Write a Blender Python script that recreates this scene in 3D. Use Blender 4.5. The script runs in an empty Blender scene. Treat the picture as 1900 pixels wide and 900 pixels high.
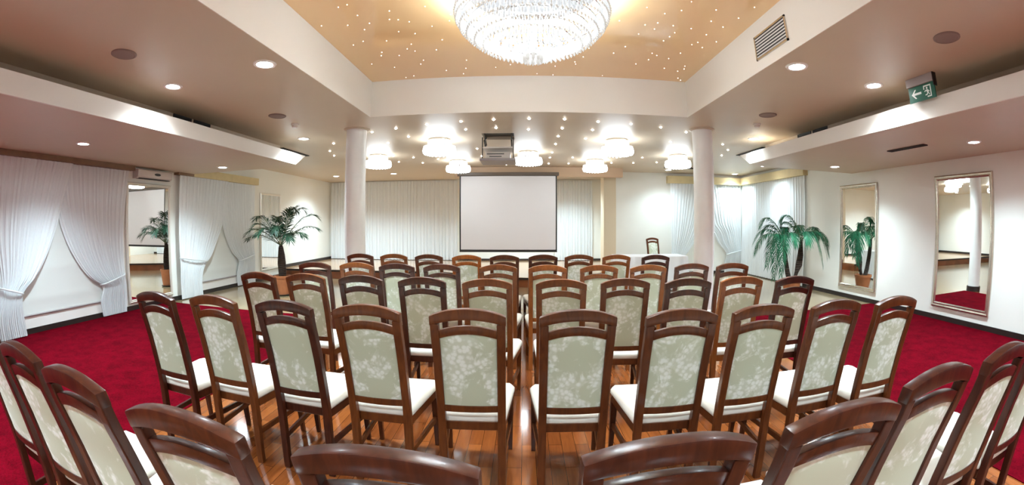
import bpy, bmesh, math, random
from mathutils import Vector, Matrix

# ------------------------------------------------------------------ camera, world, exposure
SC = bpy.context.scene
COL = SC.collection
PI = math.pi
EYE = 1.5
cd = bpy.data.cameras.new('camera')
cam = bpy.data.objects.new('camera', cd)
COL.objects.link(cam)
SC.camera = cam
cam.location = (0, 0, EYE)
cam.matrix_world = Matrix.Translation((0, 0, EYE)) @ Matrix.Rotation(0.0244987, 4, 'Z') @ \
    Matrix.Rotation(-0.0213138, 4, 'X') @ Matrix.Rotation(0.000285, 4, 'Y') @ Matrix.Rotation(PI / 2, 4, 'X')
cd.sensor_fit = 'HORIZONTAL'
cd.sensor_width = 36.0
cd.sensor_height = 36.0 * 900 / 1900
cd.lens = 15.0
cd.clip_start = 0.02
cd.type = 'PANO'                                   # a 15 mm fisheye lens
cd.panorama_type = 'FISHEYE_LENS_POLYNOMIAL'
cd.fisheye_fov = math.radians(179)
cd.fisheye_polynomial_k0 = 0
cd.fisheye_polynomial_k1 = -1 / (815.463 * 36 / 1900)
cd.fisheye_polynomial_k2 = 0
cd.fisheye_polynomial_k3 = 0
cd.fisheye_polynomial_k4 = 0
cd.shift_y = -20 / 900

w = bpy.data.worlds.new('world')
SC.world = w
w.use_nodes = True
w.node_tree.nodes['Background'].inputs[0].default_value = (0.8, 0.85, 1, 1)
w.node_tree.nodes['Background'].inputs[1].default_value = 0.02
SC.view_settings.view_transform = 'Standard'
SC.view_settings.look = 'None'
SC.view_settings.exposure = 1.85
SC.view_settings.gamma = 1.0
SC.view_settings.use_curve_mapping = False
SC.cycles.use_denoising = True
SC.cycles.max_bounces = 10
SC.cycles.sample_clamp_indirect = 6

P_DOWN = 36.0      # watts of one recessed downlight
E_FLUSH = 3.2     # glow of the small crystal lamps
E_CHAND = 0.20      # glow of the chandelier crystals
P_CHAND = 12.0     # watts of one chandelier bulb
E_STAR = 12.0

# ------------------------------------------------------------------ helpers

class MB:
    """collects shapes; build() links them as one mesh object"""
    def __init__(self):
        self.bm = bmesh.new()

    def poly(self, pts, mi=0):
        f = self.bm.faces.new([self.bm.verts.new(p) for p in pts])
        f.material_index = mi
        return self

    def box(self, lo, hi, mi=0):
        x0, y0, z0 = lo
        x1, y1, z1 = hi
        v = [self.bm.verts.new(p) for p in ((x0, y0, z0), (x1, y0, z0), (x1, y1, z0), (x0, y1, z0),
                                            (x0, y0, z1), (x1, y0, z1), (x1, y1, z1), (x0, y1, z1))]
        for f in ((0, 3, 2, 1), (4, 5, 6, 7), (0, 1, 5, 4), (1, 2, 6, 5), (2, 3, 7, 6), (3, 0, 4, 7)):
            self.bm.faces.new([v[i] for i in f]).material_index = mi
        return self

    def loft(self, rings, cap=True, closed=True, mi=0):
        rs = [[self.bm.verts.new(p) for p in r] for r in rings]
        n = len(rs[0])
        for a, b in zip(rs, rs[1:]):
            for i in range(n if closed else n - 1):
                j = (i + 1) % n
                self.bm.faces.new((a[i], a[j], b[j], b[i])).material_index = mi
        if cap and closed:
            self.bm.faces.new(rs[0][::-1]).material_index = mi
            self.bm.faces.new(rs[-1]).material_index = mi
        return self

    def tube(self, pts, rad, seg=8, mi=0):
        pts = [Vector(p) for p in pts]
        if not isinstance(rad, (list, tuple)):
            rad = [rad] * len(pts)
        rings = []
        for i, p in enumerate(pts):
            t = (pts[min(i + 1, len(pts) - 1)] - pts[max(i - 1, 0)]).normalized()
            a = Vector((1, 0, 0)) if abs(t.x) < 0.8 else Vector((0, 1, 0))
            u = t.cross(a).normalized()
            v = t.cross(u)
            rings.append([p + (u * math.cos(2 * PI * k / seg) + v * math.sin(2 * PI * k / seg)) * rad[i] for k in range(seg)])
        return self.loft(rings, mi=mi)

    def lathe(self, prof, seg=24, c=(0, 0, 0), cap=True, mi=0):
        c = Vector(c)
        rings = [[c + Vector((r * math.cos(2 * PI * k / seg), r * math.sin(2 * PI * k / seg), z)) for k in range(seg)] for r, z in prof]
        return self.loft(rings, cap=cap, mi=mi)

    def prism(self, poly, axis, a, b, mi=0):
        """2D polygon swept along an axis from a to b; the polygon uses the other two axes in order"""
        def p3(p, t):
            q = list(p)
            q.insert(axis, t)
            return q
        return self.loft([[p3(p, a) for p in poly], [p3(p, b) for p in poly]], mi=mi)

    def grid(self, fn, nu, nv, mi=0):
        vs = [[self.bm.verts.new(fn(i / nu, j / nv)) for i in range(nu + 1)] for j in range(nv + 1)]
        for j in range(nv):
            for i in range(nu):
                self.bm.faces.new((vs[j][i], vs[j][i + 1], vs[j + 1][i + 1], vs[j + 1][i])).material_index = mi
        return self

    def mesh(self, name, mats, bevel=0, seg=2, smooth=False):
        bm = self.bm
        if bevel:
            bmesh.ops.recalc_face_normals(bm, faces=bm.faces)
            es = [e for e in bm.edges if len(e.link_faces) == 2 and e.calc_face_angle(0) > 0.6]
            bmesh.ops.bevel(bm, geom=es, offset=bevel, segments=seg, affect='EDGES', profile=0.6)
        bmesh.ops.recalc_face_normals(bm, faces=bm.faces)
        me = bpy.data.meshes.new(name)
        bm.to_mesh(me)
        bm.free()
        for m in (mats if isinstance(mats, (list, tuple)) else [mats]):
            me.materials.append(m)
        if smooth:
            for p in me.polygons:
                p.use_smooth = True
            if smooth != 'all':
                try:
                    me.set_sharp_from_angle(angle=math.radians(smooth if smooth is not True else 40))
                except Exception:
                    pass
        return me

    def build(self, name, mats, parent=None, bevel=0, seg=2, smooth=False, label=None):
        o = bpy.data.objects.new(name, self.mesh(name, mats, bevel, seg, smooth))
        COL.objects.link(o)
        if parent is not None:
            o.parent = parent
        if label:
            o['label'] = label
        return o


def tag(o, label, cat, group=None, kind=None):
    o['label'] = label
    o['category'] = cat
    if group:
        o['group'] = group
    if kind:
        o['kind'] = kind
    return o


def thing(name, label, cat, loc=(0, 0, 0), rz=0, group=None):
    o = bpy.data.objects.new(name, None)
    COL.objects.link(o)
    o.empty_display_size = 0.1
    o.location = loc
    o.rotation_euler = (0, 0, rz)
    return tag(o, label, cat, group)


def struct(mb, name, mats, **k):
    o = mb.build(name, mats, **k)
    o['kind'] = 'structure'
    return o


def copy_tree(o, parent=None):
    c = o.copy()
    COL.objects.link(c)
    c.parent = parent
    for ch in list(o.children):
        copy_tree(ch, c)
    return c


def lerp(a, b, t):
    return a + (b - a) * t


def interp(pts, z):
    """piecewise smooth interpolation of (z, s) pairs sorted by falling z"""
    if z >= pts[0][0]:
        return pts[0][1]
    if z <= pts[-1][0]:
        return pts[-1][1]
    for i in range(len(pts) - 1):
        (z0, s0), (z1, s1) = pts[i], pts[i + 1]
        if z <= z0 and z >= z1:
            t = (z0 - z) / max(z0 - z1, 1e-6)
            m0 = (s1 - pts[i - 1][1]) / (pts[i - 1][0] - z1) * (z0 - z1) if i > 0 else s1 - s0
            m1 = (pts[i + 2][1] - s0) / (z0 - pts[i + 2][0]) * (z0 - z1) if i + 2 < len(pts) else s1 - s0
            t2, t3 = t * t, t * t * t
            return (2 * t3 - 3 * t2 + 1) * s0 + (t3 - 2 * t2 + t) * m0 + (-2 * t3 + 3 * t2) * s1 + (t3 - t2) * m1

# ------------------------------------------------------------------ materials

def new_mat(name):
    m = bpy.data.materials.new(name)
    m.use_nodes = True
    nt = m.node_tree
    return m, nt, nt.nodes['Principled BSDF']


def N(nt, typ, **props):
    n = nt.nodes.new(typ)
    for k, v in props.items():
        if k.startswith('i_'):
            key = k[2:]
            n.inputs[int(key) if key.isdigit() else key].default_value = v
        else:
            setattr(n, k, v)
    return n


def ramp(nt, fac, stops):
    r = nt.nodes.new('ShaderNodeValToRGB')
    el = r.color_ramp.elements
    while len(el) < len(stops):
        el.new(0.5)
    for e, (p, c) in zip(el, stops):
        e.position = p
        e.color = (*c, 1) if len(c) == 3 else c
    if fac is not None:
        nt.links.new(fac, r.inputs[0])
    return r


def plain(name, col, rough=0.5, spec=0.5, metal=0, coat=0, noise=0.0, nscale=6.0, bump=0.0, bscale=80.0):
    m, nt, b = new_mat(name)
    b.inputs['Base Color'].default_value = (*col, 1)
    b.inputs['Roughness'].default_value = rough
    b.inputs['Specular IOR Level'].default_value = spec
    b.inputs['Metallic'].default_value = metal
    b.inputs['Coat Weight'].default_value = coat
    b.inputs['Coat Roughness'].default_value = 0.08
    tc = N(nt, 'ShaderNodeTexCoord')
    if noise:
        n = N(nt, 'ShaderNodeTexNoise', i_Scale=nscale, i_Detail=4.0)
        nt.links.new(tc.outputs['Object'], n.inputs['Vector'])
        r = ramp(nt, n.outputs['Fac'], [(0.3, tuple(c * (1 - noise) for c in col)), (0.7, tuple(min(1, c * (1 + noise)) for c in col))])
        nt.links.new(r.outputs[0], b.inputs['Base Color'])
    if bump:
        n2 = N(nt, 'ShaderNodeTexNoise', i_Scale=bscale, i_Detail=3.0)
        nt.links.new(tc.outputs['Object'], n2.inputs['Vector'])
        bp = N(nt, 'ShaderNodeBump', i_Strength=bump, i_Distance=0.01)
        nt.links.new(n2.outputs['Fac'], bp.inputs['Height'])
        nt.links.new(bp.outputs[0], b.inputs['Normal'])
    return m


def emit(name, col, s):
    m, nt, b = new_mat(name)
    b.inputs['Base Color'].default_value = (0.8, 0.8, 0.8, 1)
    b.inputs['Emission Color'].default_value = (*col, 1)
    b.inputs['Emission Strength'].default_value = s
    return m


def make_chair_wood():
    m, nt, b = new_mat('chair_wood')
    at = N(nt, 'ShaderNodeAttribute', attribute_type='OBJECT', attribute_name='tone')
    tc = N(nt, 'ShaderNodeTexCoord')
    mp = N(nt, 'ShaderNodeMapping')
    mp.inputs['Scale'].default_value = (14, 14, 2.2)
    nt.links.new(tc.outputs['Object'], mp.inputs[0])
    add = N(nt, 'ShaderNodeVectorMath', operation='ADD')
    nt.links.new(mp.outputs[0], add.inputs[0])
    mul = N(nt, 'ShaderNodeVectorMath', operation='SCALE', i_Scale=37.0)
    nt.links.new(at.outputs['Fac'], mul.inputs[0])
    comb = N(nt, 'ShaderNodeCombineXYZ')
    for i in range(3):
        nt.links.new(at.outputs['Fac'], comb.inputs[i])
    nt.links.new(comb.outputs[0], mul.inputs[0])
    nt.links.new(mul.outputs[0], add.inputs[1])
    n = N(nt, 'ShaderNodeTexNoise', i_Scale=2.2, i_Detail=6.0, i_Distortion=1.2)
    nt.links.new(add.outputs[0], n.inputs['Vector'])
    dark = ramp(nt, n.outputs['Fac'], [(0.3, (0.027, 0.0055, 0.0036)), (0.7, (0.066, 0.0150, 0.0065))])
    light = ramp(nt, n.outputs['Fac'], [(0.3, (0.22, 0.060, 0.010)), (0.7, (0.36, 0.108, 0.018))])
    mx = N(nt, 'ShaderNodeMix', data_type='RGBA')
    nt.links.new(at.outputs['Fac'], mx.inputs[0])
    nt.links.new(dark.outputs[0], mx.inputs[6])
    nt.links.new(light.outputs[0], mx.inputs[7])
    nt.links.new(mx.outputs[2], b.inputs['Base Color'])
    b.inputs['Roughness'].default_value = 0.32
    b.inputs['Coat Weight'].default_value = 0.12
    b.inputs['Coat Roughness'].default_value = 0.12
    b.inputs['Specular IOR Level'].default_value = 0.35
    return m


def make_damask():
    m, nt, b = new_mat('damask')
    at = N(nt, 'ShaderNodeAttribute', attribute_type='OBJECT', attribute_name='tone')
    tc = N(nt, 'ShaderNodeTexCoord')
    comb = N(nt, 'ShaderNodeCombineXYZ')
    for i in range(3):
        mm = N(nt, 'ShaderNodeMath', operation='MULTIPLY')
        mm.inputs[1].default_value = (9.0, 0.0, 17.0)[i]
        nt.links.new(at.outputs['Fac'], mm.inputs[0])
        nt.links.new(mm.outputs[0], comb.inputs[i])
    add = N(nt, 'ShaderNodeVectorMath', operation='ADD')
    nt.links.new(tc.outputs['Object'], add.inputs[0])
    nt.links.new(comb.outputs[0], add.inputs[1])
    # bouquets with serrated petals, broken up by small veins
    big = N(nt, 'ShaderNodeTexNoise', i_Scale=7.5, i_Detail=5.0, i_Roughness=0.62, i_Distortion=0.5)
    nt.links.new(add.outputs[0], big.inputs['Vector'])
    rb = ramp(nt, big.outputs['Fac'], [(0.475, (0, 0, 0)), (0.55, (1, 1, 1))])
    vo = N(nt, 'ShaderNodeTexVoronoi', feature='F1', i_Scale=42.0)
    nt.links.new(add.outputs[0], vo.inputs['Vector'])
    rv = ramp(nt, vo.outputs['Distance'], [(0.30, (1, 1, 1)), (0.70, (0.25, 0.25, 0.25))])
    m2 = N(nt, 'ShaderNodeMix', data_type='RGBA', blend_type='MULTIPLY', i_0=1.0)
    nt.links.new(rb.outputs[0], m2.inputs[6])
    nt.links.new(rv.outputs[0], m2.inputs[7])
    col = ramp(nt, m2.outputs[2], [(0.0, (0.53, 0.565, 0.42)), (0.9, (0.82, 0.85, 0.78))])
    nt.links.new(col.outputs[0], b.inputs['Base Color'])
    b.inputs['Roughness'].default_value = 0.6
    b.inputs['Sheen Weight'].default_value = 0.15
    bp = N(nt, 'ShaderNodeBump', i_Strength=0.15, i_Distance=0.004)
    nt.links.new(m2.outputs[2], bp.inputs['Height'])
    nt.links.new(bp.outputs[0], b.inputs['Normal'])
    return m


def make_parquet(name, c0, c1, c2, rough, plank=(0.09, 0.6), coat=0.6, rot=0.0):
    m, nt, b = new_mat(name)
    tc = N(nt, 'ShaderNodeTexCoord')
    mp = N(nt, 'ShaderNodeMapping')
    mp.inputs['Rotation'].default_value = (0, 0, rot)
    nt.links.new(tc.outputs['Object'], mp.inputs[0])
    br = N(nt, 'ShaderNodeTexBrick', i_Scale=1.0)
    br.offset = 0.5
    br.inputs['Brick Width'].default_value = plank[1]
    br.inputs['Row Height'].default_value = plank[0]
    br.inputs['Mortar Size'].default_value = 0.0015
    br.inputs['Bias'].default_value = 0.0
    br.inputs['Color1'].default_value = (0, 0, 0, 1)
    br.inputs['Color2'].default_value = (1, 1, 1, 1)
    br.inputs['Mortar'].default_value = (0, 0, 0, 1)
    nt.links.new(mp.outputs[0], br.inputs['Vector'])
    mp2 = N(nt, 'ShaderNodeMapping')
    mp2.inputs['Scale'].default_value = (2.5, 26, 2.5)
    nt.links.new(mp.outputs[0], mp2.inputs[0])
    n = N(nt, 'ShaderNodeTexNoise', i_Scale=1.6, i_Detail=6.0, i_Distortion=0.8)
    nt.links.new(mp2.outputs[0], n.inputs['Vector'])
    av = N(nt, 'ShaderNodeMix', data_type='RGBA', i_0=0.45)
    nt.links.new(n.outputs['Fac'], av.inputs[6])
    nt.links.new(br.outputs['Color'], av.inputs[7])
    r = ramp(nt, av.outputs[2], [(0.12, c0), (0.5, c1), (0.85, c2)])
    mort = N(nt, 'ShaderNodeMix', data_type='RGBA', blend_type='MULTIPLY')
    nt.links.new(br.outputs['Fac'], mort.inputs[0])
    nt.links.new(r.outputs[0], mort.inputs[6])
    mort.inputs[7].default_value = (0.25, 0.2, 0.18, 1)
    nt.links.new(mort.outputs[2], b.inputs['Base Color'])
    b.inputs['Roughness'].default_value = rough
    b.inputs['Coat Weight'].default_value = coat
    b.inputs['Coat Roughness'].default_value = 0.1
    return m


def make_carpet():
    m, nt, b = new_mat('red_carpet')
    tc = N(nt, 'ShaderNodeTexCoord')
    n = N(nt, 'ShaderNodeTexNoise', i_Scale=5.0, i_Detail=8.0, i_Roughness=0.65)
    nt.links.new(tc.outputs['Object'], n.inputs['Vector'])
    n3 = N(nt, 'ShaderNodeTexNoise', i_Scale=60.0, i_Detail=3.0)
    nt.links.new(tc.outputs['Object'], n3.inputs['Vector'])
    mx = N(nt, 'ShaderNodeMix', data_type='RGBA', i_0=0.4)
    nt.links.new(n.outputs['Fac'], mx.inputs[6])
    nt.links.new(n3.outputs['Fac'], mx.inputs[7])
    r = ramp(nt, mx.outputs[2], [(0.36, (0.058, 0.0003, 0.0028)), (0.64, (0.140, 0.0006, 0.0068))])
    nt.links.new(r.outputs[0], b.inputs['Base Color'])
    b.inputs['Roughness'].default_value = 0.95
    b.inputs['Specular IOR Level'].default_value = 0.02
    bp = N(nt, 'ShaderNodeBump', i_Strength=0.5, i_Distance=0.01)
    n2 = N(nt, 'ShaderNodeTexNoise', i_Scale=220.0)
    nt.links.new(tc.outputs['Object'], n2.inputs['Vector'])
    nt.links.new(n2.outputs['Fac'], bp.inputs['Height'])
    nt.links.new(bp.outputs[0], b.inputs['Normal'])
    return m


def make_sheer():
    m = bpy.data.materials.new('sheer_curtain')
    m.use_nodes = True
    nt = m.node_tree
    nt.nodes.clear()
    out = N(nt, 'ShaderNodeOutputMaterial')
    d = N(nt, 'ShaderNodeBsdfDiffuse')
    d.inputs[0].default_value = (0.88, 0.91, 0.92, 1)
    t = N(nt, 'ShaderNodeBsdfTranslucent')
    t.inputs[0].default_value = (0.86, 0.89, 0.90, 1)
    tr = N(nt, 'ShaderNodeBsdfTransparent')
    m1 = N(nt, 'ShaderNodeMixShader', i_0=0.18)
    nt.links.new(d.outputs[0], m1.inputs[1])
    nt.links.new(t.outputs[0], m1.inputs[2])
    m2 = N(nt, 'ShaderNodeMixShader', i_0=0.05)
    nt.links.new(m1.outputs[0], m2.inputs[1])
    nt.links.new(tr.outputs[0], m2.inputs[2])
    nt.links.new(m2.outputs[0], out.inputs[0])
    return m


def make_trunk():
    m, nt, b = new_mat('palm_trunk')
    tc = N(nt, 'ShaderNodeTexCoord')
    wv = N(nt, 'ShaderNodeTexWave', bands_direction='Z', i_Scale=9.0, i_Distortion=4.0, i_Detail=3.0)
    nt.links.new(tc.outputs['Object'], wv.inputs['Vector'])
    r = ramp(nt, wv.outputs['Fac'], [(0.2, (0.016, 0.009, 0.006)), (0.8, (0.060, 0.034, 0.020))])
    nt.links.new(r.outputs[0], b.inputs['Base Color'])
    bp = N(nt, 'ShaderNodeBump', i_Strength=0.8, i_Distance=0.02)
    nt.links.new(wv.outputs['Fac'], bp.inputs['Height'])
    nt.links.new(bp.outputs[0], b.inputs['Normal'])
    b.inputs['Roughness'].default_value = 0.8
    return m


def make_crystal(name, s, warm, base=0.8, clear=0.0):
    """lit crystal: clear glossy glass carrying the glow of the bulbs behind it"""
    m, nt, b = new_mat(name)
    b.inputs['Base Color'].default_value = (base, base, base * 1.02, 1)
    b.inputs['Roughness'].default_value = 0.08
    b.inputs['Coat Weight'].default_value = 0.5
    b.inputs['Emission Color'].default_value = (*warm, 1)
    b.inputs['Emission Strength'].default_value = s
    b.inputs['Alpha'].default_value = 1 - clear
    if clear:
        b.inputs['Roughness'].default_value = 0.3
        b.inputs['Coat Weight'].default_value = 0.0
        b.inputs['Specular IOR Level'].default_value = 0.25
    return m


WOOD = make_chair_wood()
DAMASK = make_damask()
CREAM = plain('cream_upholstery', (0.80, 0.76, 0.68), 0.65, 0.3, noise=0.03, bump=0.1)
PARQUET = make_parquet('dance_floor_parquet', (0.13, 0.032, 0.008), (0.25, 0.068, 0.016), (0.36, 0.11, 0.026), 0.13, rot=PI / 2)
PALE_PARQUET = make_parquet('pale_parquet', (0.24, 0.165, 0.085), (0.34, 0.245, 0.135), (0.44, 0.33, 0.19), 0.2)
STAGE_TOP = make_parquet('stage_parquet', (0.30, 0.15, 0.06), (0.42, 0.22, 0.095), (0.52, 0.30, 0.14), 0.22)
STAGE_FRONT = plain('stage_front_wood', (0.26, 0.075, 0.022), 0.3, coat=0.3, noise=0.3, nscale=3)
CARPET = make_carpet()
WALL = plain('wall_paint', (0.84, 0.835, 0.775), 0.7, 0.3, noise=0.015, nscale=2)
WHITE = plain('white_paint', (0.82, 0.79, 0.75), 0.5, 0.4)
CEIL = plain('ceiling_paint', (0.58, 0.47, 0.35), 0.42, 0.4, noise=0.02, nscale=1.5)
FASCIA = plain('fascia_paint', (0.76, 0.70, 0.63), 0.45, 0.4)
TRAYTOP = plain('stretch_ceiling', (0.86, 0.565, 0.295), 0.06, 0.6, coat=0.4)
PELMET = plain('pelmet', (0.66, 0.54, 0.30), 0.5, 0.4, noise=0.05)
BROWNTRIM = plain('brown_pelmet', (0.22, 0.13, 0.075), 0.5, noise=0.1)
BLACKWOOD = plain('dark_baseboard', (0.018, 0.012, 0.010), 0.4, noise=0.2)
PILLAR = plain('pillar_plaster', (0.87, 0.85, 0.82), 0.4, 0.4, noise=0.04, nscale=3)
SHEER = make_sheer()
BLIND = plain('roman_blind', (0.72, 0.735, 0.70), 0.8, 0.2, bump=0.1, bscale=200)
TRUNK = make_trunk()
LEAF = plain('palm_leaf', (0.016, 0.062, 0.032), 0.5, 0.4, noise=0.45, nscale=5)
LEAF_B = plain('palm_leaf_bright', (0.012, 0.135, 0.060), 0.5, 0.4, noise=0.45, nscale=5)
RACHIS = plain('palm_rachis', (0.075, 0.105, 0.040), 0.5)
TERRA = plain('terracotta', (0.36, 0.12, 0.045), 0.5, noise=0.15)
SOIL = plain('soil', (0.025, 0.016, 0.010), 0.95, bump=1.0, bscale=40)
SILVER = plain('champagne_silver', (0.62, 0.57, 0.49), 0.25, metal=0.9, noise=0.1, nscale=14)
SILVERED = plain('white_frame', (0.80, 0.77, 0.69), 0.3, metal=0.3)
MIRROR = plain('mirror_glass', (0.90, 0.915, 0.90), 0.0, metal=1.0)
CHROME = plain('chrome', (0.8, 0.8, 0.8), 0.12, metal=1.0)
BLACK = plain('black_plastic', (0.010, 0.009, 0.009), 0.4)
DARK = plain('dark_slot', (0.028, 0.024, 0.022), 0.7)
SCREEN = plain('screen_cloth', (0.84, 0.83, 0.85), 0.9, 0.1)
GREY = plain('grey_plastic', (0.34, 0.30, 0.30), 0.5)
SPEAKER = plain('speaker_grille', (0.26, 0.19, 0.165), 0.6, bump=0.4, bscale=300)
GREEN = plain('sign_green', (0.004, 0.105, 0.062), 0.35)
SIGNWHITE = plain('sign_white', (0.80, 0.86, 0.82), 0.4)
CLOTH = plain('white_tablecloth', (0.83, 0.84, 0.86), 0.7, 0.2, bump=0.05)
PROJ = plain('projector_case', (0.66, 0.60, 0.55), 0.4)
LENS = emit('downlight_lens', (0.93, 0.96, 1.0), 22.0)
STAR = emit('star_glow', (1.0, 0.90, 0.80), E_STAR)
SPARK = emit('spark_glow', (1.0, 0.93, 0.82), 4.0)
FLUSHGLOW = make_crystal('lit_crystal_white', E_FLUSH, (0.86, 0.95, 1.0), 0.5)
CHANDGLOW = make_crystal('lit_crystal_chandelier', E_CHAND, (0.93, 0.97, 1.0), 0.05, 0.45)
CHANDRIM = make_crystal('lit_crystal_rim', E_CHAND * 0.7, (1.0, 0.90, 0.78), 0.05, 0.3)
BEADGLOW = make_crystal('lit_crystal_rim_small', 2.4, (1.0, 0.93, 0.84))

# ------------------------------------------------------------------ the room
XL, XR = -6.8, 6.67
YF, YB, YBR, XREC = -4.0, 14.5, 12.2, 2.63
ZM, ZS, ZT = 2.93, 2.52, 3.43           # main ceiling, soffits, tray
T = 0.15
TX0, TX1, TY0, TY1 = -2.05, 2.24, 0.9, 5.57

struct(MB().box((-2.72, YF, -0.1), (2.98, 6.45, 0.0)), 'floor', PARQUET)
struct(MB().box((XL - T, 6.45, -0.1), (XR + T, YB + T, 0.0)), 'floor', PALE_PARQUET)
struct(MB().box((XL - T, YF - T, -0.1), (-2.72, 6.45, -0.006)), 'floor', PALE_PARQUET)
struct(MB().box((2.98, YF - T, -0.1), (XR + T, 6.45, -0.006)), 'floor', PALE_PARQUET)
tag(MB().box((XL, YF, -0.006), (-2.72, 6.45, 0.006)).build('carpet', CARPET), 'crimson carpet along the curtained and mirrored left wall', 'carpet')
tag(MB().box((2.98, YF, -0.006), (XR, 6.45, 0.006)).build('carpet', CARPET), 'crimson carpet under the two big framed wall mirrors on the right', 'carpet')

struct(MB().box((XL - T, YF, 0), (XL, YB, 3.0)), 'wall_left', WALL)
struct(MB().box((XR, YF, 0), (XR + T, YBR + T, 3.0)), 'wall_right', WALL)
struct(MB().box((XREC + 0.001, YBR, 0), (XR, YBR + T, 3.0)), 'wall_back_right', WALL)
struct(MB().box((XREC, YBR + 0.002, 0), (XREC + T, YB, 3.0)), 'wall_recess', WALL)
struct(MB().box((XL - T, YB, 0), (XREC + T, YB + T, 3.0)), 'wall_back', WALL)
struct(MB().box((XL - T, YF - T, 0), (XR + T, YF, 3.0)), 'wall_front', WALL)

# main ceiling with the opening of the tray and of the projector lift
PX0, PX1, PY0, PY1 = -0.66, -0.14, 6.94, 7.5
mb = MB()
for lo, hi in (((XL, YF), (TX0, TY1)), ((TX1, YF), (XR, TY1)), ((TX0, YF), (TX1, TY0)),
               ((XL, TY1), (PX0, YB)), ((PX1, TY1), (XR, YB)), ((PX0, TY1), (PX1, PY0)), ((PX0, PY1), (PX1, YB))):
    mb.box((lo[0], lo[1], ZM), (hi[0], hi[1], ZM + 0.06))
struct(mb, 'ceiling', CEIL)
# tray: four white sides and the glossy orange stretch ceiling
mb = MB()
mb.box((TX0 - 0.004, TY0, ZM - 0.001), (TX0 + 0.004, TY1, ZT)).box((TX1 - 0.004, TY0, ZM - 0.001), (TX1 + 0.004, TY1, ZT))
mb.box((TX0 - 0.004, TY1 - 0.004, ZM - 0.001), (TX1 + 0.004, TY1 + 0.004, ZT)).box((TX0 - 0.004, TY0 - 0.004, ZM - 0.001), (TX1 + 0.004, TY0 + 0.004, ZT))
struct(mb, 'ceiling_tray', FASCIA)
struct(MB().box((TX0 - 0.06, TY0 - 0.06, ZT), (TX1 + 0.06, TY1 + 0.06, ZT + 0.06)), 'ceiling', TRAYTOP)
struct(MB().box((PX0 - 0.02, PY0 - 0.02, ZM + 0.06), (PX1 + 0.02, PY1 + 0.02, ZM + 0.5)), 'ceiling', BLACK)
# side soffits: box, projecting ledge with its pale fascia
YE = 7.05
for s, xw in ((-1, XL), (1, XR)):
    mb = MB()
    mb.box((min(xw, s * 4.45), YF, ZS), (max(xw, s * 4.45), YE + 0.1, ZM))
    struct(mb, 'ceiling', CEIL)
    x0, x1 = s * 4.45, s * 3.94
    mb = MB().loft([[(x0, YF, ZS), (x1, YF, ZS), (x1, YF, 2.71), (x0, YF, 2.71)],
                    [(x0, YE + 0.1, ZS), (x1, YE - 0.2, ZS), (x1, YE + 0.16, 2.71), (x0, YE + 0.2, 2.71)]])
    struct(mb, 'ceiling', CEIL)
    mb = MB().loft([[(s * 3.94, YF, ZS), (s * 3.915, YF, ZS), (s * 3.915, YF, 2.715), (s * 3.94, YF, 2.715)],
                    [(s * 3.94, YE - 0.2, ZS), (s * 3.915, YE - 0.2, ZS), (s * 3.915, YE + 0.16, 2.715), (s * 3.94, YE + 0.16, 2.715)]])
    struct(mb, 'trim_%d' % (1 if s < 0 else 2), FASCIA)
# beam over the screen
struct(MB().box((-1.75, 11.3, 2.69), (XREC, 11.5, ZM)), 'beam', plain('beam_paint', (0.58, 0.40, 0.26), 0.5, 0.4))
struct(MB().box((2.28, YBR - 0.001, 0.2), (XREC, YBR + 0.5, ZM)), 'wall_nib', plain('nib_paint', (0.70, 0.60, 0.44), 0.6, 0.3))

# stage with its curved front
SP = [(XL, 11.02), (-2.85, 11.16)]
for k in range(13):
    a = -1 + 2 * k / 12
    SP.append((0.1 + 2.55 * a * 0.86, 11.16 - 1.12 * math.cos(a * PI / 2) ** 1.1 + (0.1 if a > 0.9 else 0)))
SP += [(XREC, 11.3)]
mb = MB()
mb.prism(SP + [(XREC, YB), (XL, YB)], 2, 0.0, 0.205)
struct(mb, 'floor_stage_riser', STAGE_FRONT)
mb = MB()
SPo = [(x, y - 0.03) for x, y in SP]
mb.prism(SPo + [(XREC, YB), (XL, YB)], 2, 0.205, 0.235)
struct(mb, 'floor_stage', STAGE_TOP)
mb = MB()
for (x0, y0), (x1, y1) in zip(SPo, SPo[1:]):
    mb.loft([[(x0, y0 - 0.012, 0.185), (x0, y0 + 0.02, 0.185), (x0, y0 + 0.02, 0.228), (x0, y0 - 0.012, 0.228)],
             [(x1, y1 - 0.012, 0.185), (x1, y1 + 0.02, 0.185), (x1, y1 + 0.02, 0.228), (x1, y1 - 0.012, 0.228)]])
struct(mb, 'trim_3', BLACKWOOD)

# baseboards
struct(MB().box((XL, YF, 0), (XL + 0.02, 11.0, 0.085)), 'baseboard_left', BLACKWOOD)
struct(MB().box((XL, 11.05, 0.235), (XL + 0.02, YB, 0.32)), 'baseboard_left', BLACKWOOD)
struct(MB().box((XR - 0.02, YF, 0), (XR, YBR, 0.085)), 'baseboard_right', BLACKWOOD)
struct(MB().box((XREC, YBR - 0.02, 0), (XR - 0.02, YBR, 0.085)), 'baseboard_back', BLACKWOOD)
struct(MB().box((XL + 0.02, YB - 0.02, 0.235), (XREC, YB, 0.30)), 'baseboard_back', BLACKWOOD)

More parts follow.
